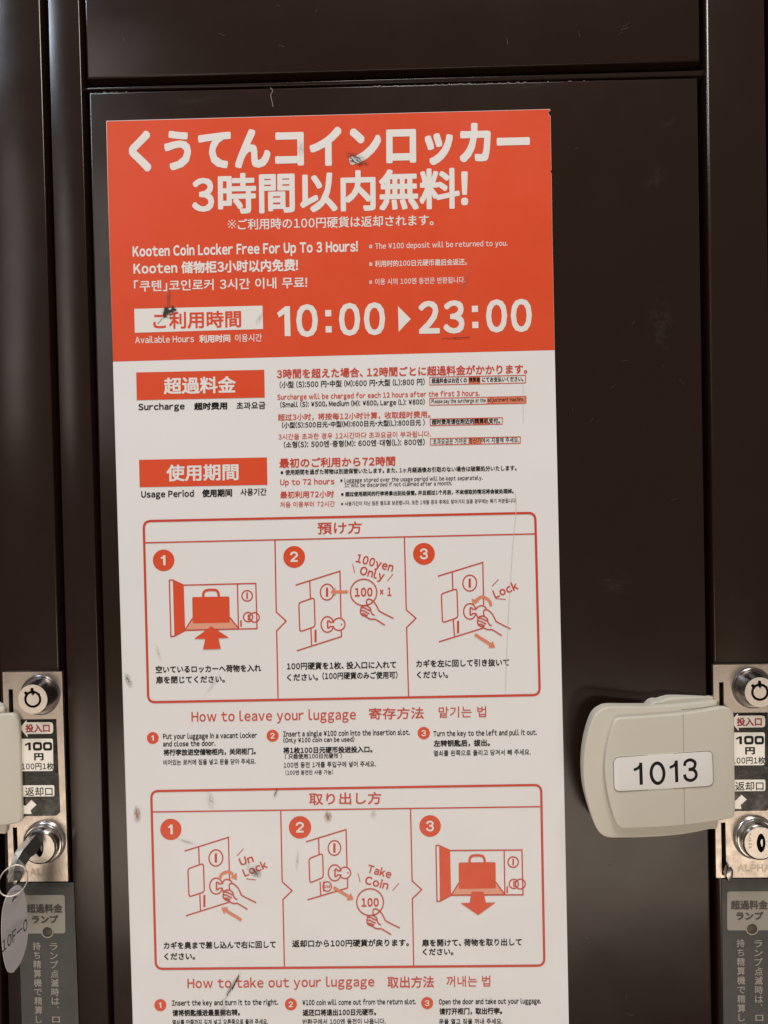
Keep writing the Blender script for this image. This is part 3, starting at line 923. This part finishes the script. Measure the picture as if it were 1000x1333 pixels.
f1 = lambda a, b: (180 + a * .195, 660 + b * .195)
luggage(f1, [(487, 797), (605, 873), (535, 877), (551, 948), (432, 951), (447, 881), (373, 880)], None, dict(
    floor=[(314, 818), (360, 748), (610, 746), (665, 808)],
    lines=[[(303, 522), (785, 510), (793, 812), (313, 824)], [(662, 514), (669, 812)], [(312, 820), (363, 742)], [(610, 736), (668, 808)], [(207, 488), (229, 487), (303, 522)],
           [(207, 488), (218, 865), (240, 863), (313, 824)], [(775 - 32, 722), (735, 722), (735, 752), (743, 752)]],
    closed=[ell(727, 593, 35, 35), ell(776, 737, 32, 32), ell(733, 735, 31, 31)], bars=[[(727, 571), (727, 614)], [(686, 757), (686, 800)]],
    door=[(231, 490), (303, 522), (313, 824), (241, 862)], bag=[(360, 602), (608, 598), (611, 771), (364, 776)],
    hand=[(436, 604), (434, 580), (446, 560), (468, 554), (505, 553), (526, 560), (536, 580), (538, 602)]))
f3 = lambda a, b: (520 + a * .2, 1010 + b * .2)
luggage(f3, [(470, 756), (547, 755), (563, 828), (625, 826), (513, 907), (398, 829), (457, 829)], None, dict(
    floor=[(340, 773), (385, 712), (630, 708), (684, 770)],
    lines=[[(330, 487), (798, 483), (805, 775), (337, 778)], [(682, 485), (687, 775)], [(339, 775), (388, 697)], [(628, 692), (685, 771)], [(238, 453), (257, 453), (330, 487)],
           [(238, 453), (245, 818), (263, 817), (337, 778)], [(755, 690), (745, 690), (745, 718), (755, 718)]],
    closed=[ell(741, 562, 34, 34), ell(788, 705, 32, 32), ell(745, 704, 30, 30)], bars=[[(741, 541), (741, 583)], [(702, 720), (702, 763)]],
    door=[(259, 455), (330, 487), (337, 778), (264, 815)], bag=[(386, 566), (626, 563), (628, 732), (388, 736)],
    hand=[(458, 568), (457, 545), (470, 524), (492, 519), (522, 519), (544, 526), (554, 545), (556, 566)]))

HANDP = [  # pointing hand, coordinates relative to the coin centre
    ([(22, 85), (19, 60), (27, 46), (42, 46), (62, 58), (80, 78), (96, 108), (110, 128), (200, 174)], 0),
    ([(22, 85), (32, 97), (44, 105), (47, 120)], 0),
    ([(-15, 96), (-20, 116), (-20, 138), (-8, 153), (12, 160), (35, 175), (60, 180), (78, 180), (142, 219)], 0),
    ([(-15, 96), (-2, 90), (12, 88), (24, 90)], 0),
    ([(-15, 100), (5, 104), (30, 116), (44, 122)], 0),
    ([(-19, 120), (2, 124), (24, 136), (38, 140)], 0),
    ([(-14, 143), (4, 144), (18, 152), (28, 152)], 0),
    ([(46, 118), (52, 136), (62, 148), (74, 152)], 0)]


def hand(f, ox, oy, k=1.0):
    return [([f(ox + a * k, oy + b * k) for a, b in smooth_open(p, 3)], LW) for p, _ in HANDP]


def wedge_arrow(g, tail, head, w, hw, hl):
    t = Vector(tail); h = Vector(head); d = (h - t).normalized(); n = Vector((-d.y, d.x)); m = h - d * hl
    return g([tuple(t + n * w), tuple(m + n * w), tuple(m + n * hw), tuple(h), tuple(m - n * hw), tuple(m - n * w), tuple(t - n * w)])


def curve_arrow(o, g, pts, w, head):
    bm = bmesh.new(); ribbon(bm, px(g(smooth_open(pts, 5)), .00108), w * PXM, False, -.00108); prism(bm, px(g(head), .00112), -.00112, None)
    from_bm('turn_arrow', bm, PINK, o)


def panel(f, c):
    """the lock panel drawing shared by four steps. c: dict of zoom-unit points"""
    o = picto(); g = lambda pts: [f(a, b) for a, b in pts]
    it = [(g(l), LW) for l in c['lines']] + [(g(round_poly(c['plate'], 18, 4)), LW, True)]
    it += [(g(ell(*c['coin'], 30, 4)), LW, True), (g([(c['coin'][0], c['coin'][1] - 30), (c['coin'][0], c['coin'][1] + 30)]), 2.9)]
    if c.get('bar'): it += [(g(c['bar']), 2.7)]
    x, y = c['ring']
    if c.get('head', True): hx, hy = c['headc']
    it += [(g(ell(x, y, 42, 52, 30)[2:29]), LW)]
    it += [(g([(x + 2, y - 26), (x + 2, y + 26)]), 1.9), (g([(x + 2, y - 25), (x + 14, y - 24), (x + 18, y - 14), (x + 45, y - 16)]), LW), (g([(x + 2, y + 25), (x + 14, y + 22), (x + 18, y + 13), (x + 45, y + 15)]), LW)]
    if c.get('headc'):
        hx, hy = c['headc']; r = c.get('hr', 41)
        if c.get('full'): it += [(g(ell(hx, hy, r, r, 30)[0:14] ), LW), (g(ell(hx, hy, r, r, 30)[16:30] + [ell(hx, hy, r, r, 30)[0]]), LW), (g(ell(hx + 18, hy, 2.5, 2.5, 8)), 1.0, True)]
        else: it += [(g(smooth_open([(x + 40, y - 16), (hx - 18, hy - 36), (hx + 2, hy - 41), (hx + 22, hy - 34), (hx + 34, hy - 22)])), LW),
                     (g(smooth_open([(x + 40, y + 15), (hx - 28, hy + 30), (hx - 22, hy + 40)])), LW)]
    lines(o, 'drawn_line', it, LINE, .0010)
    return o, g


f2 = lambda a, b: (350 + a * .195, 660 + b * .195)
o, g = panel(f2, dict(lines=[[(178, 522), (475, 428), (482, 742)], [(483, 826), (485, 865), (187, 960)], [(273, 492), (278, 610)], [(281, 812), (286, 927)]],
                      plate=[(200, 640), (303, 605), (309, 798), (207, 833)], coin=(389, 568, 45, 53), bar=[(312, 820), (312, 902)], ring=(391, 784), headc=(468, 783), full=True))
flat(o, 'direction_arrow', wedge_arrow(g, (528, 566), (412, 567), 9, 28, 32), PINK, .00112)
lines(o, 'coin', [(g(ell(633, 570, 88, 88, 44)), LW, True)], LINE, .00104)
lines(o, 'hand', hand(f2, 633, 570), LINE, .00107)
T(o, '100', 461.8, 485, 771.0, 10.5, Rd, .030, True); T(o, '×1', 494.6, 509.6, 770.5, 10.5, Rd, .024, True)
T(o, '100yen', 464.2, 512.2, 726.0, 10.6, Rd, .022, True, slope=.27, rot=True); T(o, 'Only', 469.0, 500.2, 742.0, 10.6, Rd, .022, True, slope=.27, rot=True)
lines(o, 'accent_mark', [(g([(560, 378), (573, 441)]), .9), (g([(830, 447), (792, 495)]), .9)], LINE)
f4 = lambda a, b: (520 + a * .195, 660 + b * .195)
o, g = panel(f4, dict(lines=[[(257, 462), (557, 370), (563, 655)], [(567, 806), (265, 900)], [(353, 433), (357, 550)], [(360, 754), (368, 868)]],
                      plate=[(280, 580), (384, 545), (391, 738), (288, 773)], coin=(470, 508, 46, 53), bar=[(392, 760), (392, 843)], ring=(471, 697), headc=(548, 700)))
lines(o, 'hand', hand(f4, 543, 640), LINE, .00106)
curve_arrow(o, g, [(612, 660), (602, 628), (575, 607), (545, 601), (512, 622)], 3.6, [(482, 612), (532, 628), (492, 652)])
flat(o, 'direction_arrow', wedge_arrow(g, (505, 852), (641, 938), 10, 27, 38), PINK, .00112)
T(o, 'Lock', 642.6, 673.5, 774.0, 10.2, Rd, .022, True, slope=-.40, rot=True)
lines(o, 'accent_mark', [(g([(618, 529), (662, 484)]), .9), (g([(645, 611), (710, 617)]), .9)], LINE)

f5 = lambda a, b: (180 + a * .2, 1010 + b * .2)
o, g = panel(f5, dict(lines=[[(302, 490), (587, 401), (594, 675)], [(594, 822), (310, 912)], [(393, 462), (397, 572)], [(401, 775), (405, 880)]],
                      plate=[(323, 606), (424, 570), (430, 756), (330, 789)], coin=(505, 535, 45, 53), bar=[(430, 776), (430, 855)], ring=(507, 718), headc=(577, 716)))
lines(o, 'hand', hand(f5, 573, 658, .97), LINE, .00106)
curve_arrow(o, g, [(530, 675), (538, 648), (560, 632), (590, 627), (618, 642)], 3.6, [(600, 664), (640, 632), (642, 677)])
flat(o, 'direction_arrow', wedge_arrow(g, (671, 940), (541, 860), 9, 26, 36), PINK, .00112)
T(o, 'Un', 311.8, 329.4, 1122.4, 9.6, Rd, .022, True, slope=-.30, rot=True); T(o, 'Lock', 316.8, 346.8, 1137.0, 9.8, Rd, .022, True, slope=-.40, rot=True)
lines(o, 'accent_mark', [(g([(642, 521), (686, 475)]), .9), (g([(703, 671), (765, 678)]), .9)], LINE)

f6 = lambda a, b: (360 + a * .2, 1010 + b * .2)
o, g = panel(f6, dict(lines=[[(192, 430), (453, 350), (459, 598)], [(462, 668), (463, 730), (202, 808)], [(274, 405), (277, 508)], [(284, 690), (288, 778)]],
                      plate=[(211, 540), (300, 505), (305, 662), (217, 698)], coin=(377, 470, 41, 48), ring=(379, 632), headc=(446, 632), hr=37, full=True))
lines(o, 'coin', [(g(ell(330, 721, 28, 31, 30)), 1.3, True), (g([(307, 688), (307, 752)]), 1.8), (g(ell(609, 823, 87, 87, 44)), LW, True)], LINE, .00104)
T(o, '100', 422.2, 430.0, 1154.3, 3.4, Rd, .03, True)
flat(o, 'direction_arrow', wedge_arrow(g, (371, 728), (501, 806), 9, 27, 36), PINK, .00112)
lines(o, 'hand', hand(f6, 609, 823, .97), LINE, .00107)
T(o, '100', 470.5, 493.2, 1175.0, 10.5, Rd, .030, True)
T(o, 'Take', 478.8, 509.6, 1130.6, 10.2, Rd, .022, True, slope=.26, rot=True); T(o, 'Coin', 475.6, 505.8, 1145.4, 10.2, Rd, .022, True, slope=.26, rot=True)
lines(o, 'accent_mark', [(g([(530, 634), (545, 694)]), .9), (g([(797, 699), (756, 748)]), .9)], LINE)

# ------------------------------------------------------------------ captions
J = .024
T(sign, '空いているロッカーへ荷物を入れ', 202.8, 340, 871.8, 9.2, K, J); T(sign, '扉を閉じてください。', 203, 292.7, 885.4, 9.2, K, J)
T(sign, '100円硬貨を1枚、投入口に入れて', 373.4, 515.8, 867.5, 9.2, K, J); T(sign, 'ください。', 373.6, 414, 882.0, 9.2, K, J)
T(sign, '(100円硬貨のみご使用可)', 419.8, 517.6, 880.2, 9.0, K, J)
T(sign, 'カギを左に回して引き抜いて', 541.8, 663, 864.2, 9.2, K, J); T(sign, 'ください。', 542.8, 583.4, 878.6, 9.2, K, J)
T(sign, 'How to leave your luggage', 249.3, 463.4, 933.2, 12.6, Rd, .012, True)
T(sign, '寄存方法', 480.2, 551.8, 929.4, 15.0, Rd, .010); T(sign, '맡기는 법', 571.2, 633, 927.4, 14.6, Rd, .004)
T(sign, 'Put your luggage in a vacant locker', 212.2, 334.6, 958.8, 6.6, K, .026, True); T(sign, 'and close the door.', 212.2, 280.4, 968.6, 6.4, K, .026, True)
T(sign, '将行李放进空储物柜内，关闭柜门。', 212.8, 333, 979.8, 8.0, K, .032); T(sign, '비어있는 로커에 짐을 넣고 문을 닫아 주세요.', 212.8, 333, 992.8, 7.4, K, .012)
T(sign, 'Insert a single ¥100 coin into the insertion slot.', 368.8, 533.5, 955.6, 6.6, K, .026, True); T(sign, '(Only ¥100 coin can be used)', 368.8, 461.3, 963.8, 5.6, K, .026, True)
T(sign, '将1枚100日元硬币投进投入口。', 368.8, 485, 977.2, 8.0, K, .032); T(sign, '( 只能使用100日元硬币 )', 371, 445, 985.0, 6.4, K, .020)
T(sign, '100엔 동전 1개를 투입구에 넣어 주세요.', 369.4, 489.5, 996.2, 7.6, K, .012); T(sign, '(100엔 동전만 사용 가능)', 371.7, 433.5, 1006.0, 6.4, K, .012)
T(sign, 'Turn the key to the left and pull it out.', 564.3, 699, 955.2, 6.6, K, .026, True); T(sign, '左转钥匙后，拔出。', 564.6, 638, 968.0, 8.2, K, .032)
T(sign, '열쇠를 왼쪽으로 돌리고 당겨서 빼 주세요.', 564.6, 691, 980.8, 7.6, K, .012)
T(sign, 'カギを奥まで差し込んで右に回して', 213, 359, 1231.2, 9.2, K, J); T(sign, 'ください。', 213.8, 254, 1245.4, 9.2, K, J)
T(sign, '返却口から100円硬貨が戻ります。', 380.4, 532.4, 1228.8, 9.2, K, J)
T(sign, '扉を開けて、荷物を取り出して', 549.4, 679.4, 1227.8, 9.2, K, J); T(sign, 'ください。', 550.4, 590.4, 1239.4, 9.0, K, J)
T(sign, 'How to take out your luggage', 244, 487.4, 1280.4, 12.2, Rd, .012, True)
T(sign, '取出方法', 504.4, 565, 1279.2, 15.0, Rd, .014); T(sign, '꺼내는 법', 581.3, 638.3, 1278.0, 14.6, Rd, .006)
T(sign, 'Insert the key and turn it to the right.', 223.8, 362, 1306.0, 6.6, K, .026, True); T(sign, '请将钥匙插进最里侧右转。', 224.4, 312.3, 1319.0, 8.2, K, .032)
T(sign, '열쇠를 안쪽까지 깊게 넣고 오른쪽으로 돌려 주세요.', 224.4, 349, 1331.4, 7.6, K, .012)
T(sign, '¥100 coin will come out from the return slot.', 393.7, 541.6, 1305.4, 6.6, K, .026, True); T(sign, '返还口将退出100日元硬币。', 394, 489.8, 1318.6, 8.2, K, .032)
T(sign, '반환구에서 100엔 동전이 나옵니다.', 394, 502, 1330.6, 7.6, K, .012)
T(sign, 'Open the door and take out your luggage.', 571.4, 704.4, 1304.4, 6.6, K, .026, True); T(sign, '请打开柜门，取出行李。', 572, 653.8, 1317.0, 8.2, K, .032)
T(sign, '문을 열고 짐을 꺼내 주세요.', 571.7, 654.4, 1330.4, 7.6, K, .012)


# ------------------------------------------------------------------ wear: smears, scratches, drips
def stain(parent, name, cx, cy, lx, ly, rot, m, depth=.00125):
    a = math.radians(rot); c = W(cx, cy, depth); me = bpy.data.meshes.new(name)
    ux = Vector((math.cos(a), 0, math.sin(a))) * lx * PXM; uz = Vector((-math.sin(a), 0, math.cos(a))) * ly * PXM
    me.from_pydata([c - ux - uz, c + ux - uz, c + ux + uz, c - ux + uz], [], [(0, 1, 2, 3)])
    uv = me.uv_layers.new(name='uv')
    for l, t in zip(uv.data, ((0, 0), (1, 0), (1, 1), (0, 1))): l.uv = t
    return link(name, me, m, parent)


def streaks(name, segs, m, depth=.00130):
    bm = bmesh.new()
    for (x0, y0), (x1, y1), w_ in segs:
        P_ = []
        for k in range(6):
            t = k / 5; P_.append((lerp(x0, x1, t) + random.uniform(-.5, .5), lerp(y0, y1, t) + random.uniform(-.4, .4)))
        ribbon(bm, px(P_, depth), w_ * PXM, False, -depth)
    return from_bm(name, bm, m, sign)


def blot(name, x, y, rad, m, n=40, squash=1.0, depth=.00132):
    P_ = []
    for k in range(n):
        a = 2 * math.pi * k / n; q = rad * (.78 + .22 * math.sin(3 * a + 1) + random.uniform(-.16, .2)); P_.append((x + q * math.cos(a), y + q * math.sin(a) * squash))
    return flat(sign, name, P_, m, depth)


INK = mat('marker_grime', (0.030, 0.026, 0.024), 0.6)
sg = []
for k in range(17):
    t = random.random(); x = lerp(446, 476, t); y = lerp(199, 214, t) + random.uniform(-5, 5); l = random.uniform(5, 12)
    a = math.radians(random.choice((22, 28, 35, 48))); sg.append(((x, y), (x + l * math.cos(a), y + l * math.sin(a)), random.uniform(.35, .9)))
streaks('scuff', sg, INK); stain(sign, 'smear', 466, 206, 18, 7, -30, SCUFF)
blot('ink_blot', 217, 405, 5.6, INK); blot('ink_blot', 225.5, 402.5, 4.2, INK); blot('ink_blot', 214.5, 411.5, 2.6, INK)
streaks('scuff', [((219, 384), (218, 402), .5), ((221, 378), (221, 398), .35), ((212, 414), (205, 421), .6)], INK)
stain(sign, 'smear', 220, 406, 12, 10, 20, SMUDGE); stain(sign, 'smear', 219, 385, 4, 14, -4, SOFT)
streaks('scuff', [((575, 440.6), (596, 439.6), .5), ((590, 440), (612, 439.2), .8), ((302, 1288), (311, 1270), 1.3), ((296, 1296), (305, 1281), .8), ((357, 1036), (361, 1028), .6)], INK)
stain(sign, 'smear', 392, 193, 6, 12, 0, SOFT); stain(sign, 'smear', 605, 368, 4, 26, -24, SOFT)
stain(sign, 'smear', 338, 414, 4, 12, -30, SOFT)
stain(sign, 'smear', 330, 1133, 16, 9, -38, SOFT); stain(sign, 'smear', 333, 1137, 9, 6, -30, SMUDGE, .00128)
stain(sign, 'smear', 304, 1281, 22, 3.6, 56, SCUFF); stain(sign, 'smear', 297, 1293, 14, 4, 60, SOFT, .00128); stain(sign, 'smear', 291, 1315, 6, 20, -12, SOFT)
stain(sign, 'smear', 274, 1042, 6, 15, 8, SOFT); stain(sign, 'smear', 359, 1033, 3, 8, -25, SCUFF); pass
stain(sign, 'drip', 178.5, 1060, 5.5, 13, 0, RUST); stain(sign, 'drip', 427, 1063, 6, 9, 0, RUST)
stain(sign, 'smear', 167, 886, 5, 12, 20, SMUDGE); stain(sign, 'smear', 278, 890, 22, 3, 52, SOFT); stain(sign, 'smear', 243, 1096, 14, 2.4, -18, SCUFF)
stain(sign, 'smear', 206, 850, 3, 14, 14, SOFT); stain(sign, 'smear', 413, 581, 3, 4, 0, SOFT); stain(sign, 'smear', 486, 1060, 5, 8, 0, SOFT); stain(sign, 'smear', 387, 1120, 3, 16, -4, SOFT)
bm = bmesh.new()
ribbon(bm, px(smooth_open([(671, 640), (672, 664), (668, 705), (664.5, 760), (661, 820), (658, 900)], 4), .00122), .7 * PXM, False, -.00122)
ribbon(bm, px([(681, 500), (681.5, 550)], .00122), .5 * PXM, False, -.00122)
from_bm('crease', bm, mat('crease_line', (0.66, 0.64, 0.60), 0.5), sign)
# fibre caught on the door above the sign
bm = bmesh.new(); ribbon(bm, px(smooth_open([(352, 114), (355, 118), (352.5, 124), (354, 131), (355.5, 139)], 4), .0003), .9 * PXM, False, -.0003)
fb = from_bm('fibre', bm, HAIR); fb['label'] = 'short pale fibre stuck to the brown door above the red sign'; fb['category'] = 'fibre'

# scuffs on the dark paint
PSC = dirt('paint_scuff', (0.10, 0.085, 0.075), 0.16, 3, 3, 0.46)
for a in ((853, 232, 24, 14, 60), (870, 160, 16, 8, 20), (800, 760, 30, 20, 0), (690, 112, 50, 5, 2), (250, 130, 60, 9, 1), (780, 1180, 60, 40, 20), (860, 420, 20, 50, 0)):
    stain(main_door, 'scuff', *a, PSC, .0002)

# pale line painted for light caught on the magnetic sheet's left edge, and a few hairline scratches on the paint
bm = bmesh.new(); ribbon(bm, px([(147.5, 472), (157.2, 800), (166.2, 1100), (side(134.2, 173.5, BOT), BOT)], .00094), .8 * PXM, False, -.00094); from_bm('edge_highlight', bm, EDGE, sign)
SCR = mat('paint_scratch', (0.085, 0.07, 0.06), 0.5)
bm = bmesh.new()
for k in range(26):
    x, y = random.choice(((random.uniform(745, 900), random.uniform(150, 860)), (random.uniform(120, 900), random.uniform(5, 70)), (random.uniform(750, 915), random.uniform(1110, 1320))))
    a = random.uniform(0, 3.14); l = random.uniform(3, 11)
    ribbon(bm, px([(x, y), (x + l * .5 * math.cos(a) + .4, y + l * .5 * math.sin(a)), (x + l * math.cos(a), y + l * math.sin(a))], .0002), random.uniform(.2, .4) * PXM, False, -.0002)
from_bm('scratch', bm, SCR, main_door)
CHIP = mat('bare_metal_chip', (0.30, 0.26, 0.22), 0.4)
bm = bmesh.new()
for x0, x1, n_ in ((121, 168, 7), (470, 560, 5), (556, 650, 22), (650, 760, 6)):
    for k in range(n_):
        x = random.uniform(x0, x1); y = 120.6 - (x - 115.3) * .0242 + random.uniform(-.2, .5); l = random.uniform(1.0, 4.5)
        ribbon(bm, px([(x, y), (x + l, y - l * .024)], .00015), random.uniform(.35, .8) * PXM, False, -.00015)
from_bm('paint_chip', bm, CHIP, main_door)
# bright rim of the key tag
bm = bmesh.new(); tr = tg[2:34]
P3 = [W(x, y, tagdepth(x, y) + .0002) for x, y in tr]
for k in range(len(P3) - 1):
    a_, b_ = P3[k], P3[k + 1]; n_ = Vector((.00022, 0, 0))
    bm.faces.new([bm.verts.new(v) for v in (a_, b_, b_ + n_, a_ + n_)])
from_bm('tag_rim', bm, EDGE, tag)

set_type()
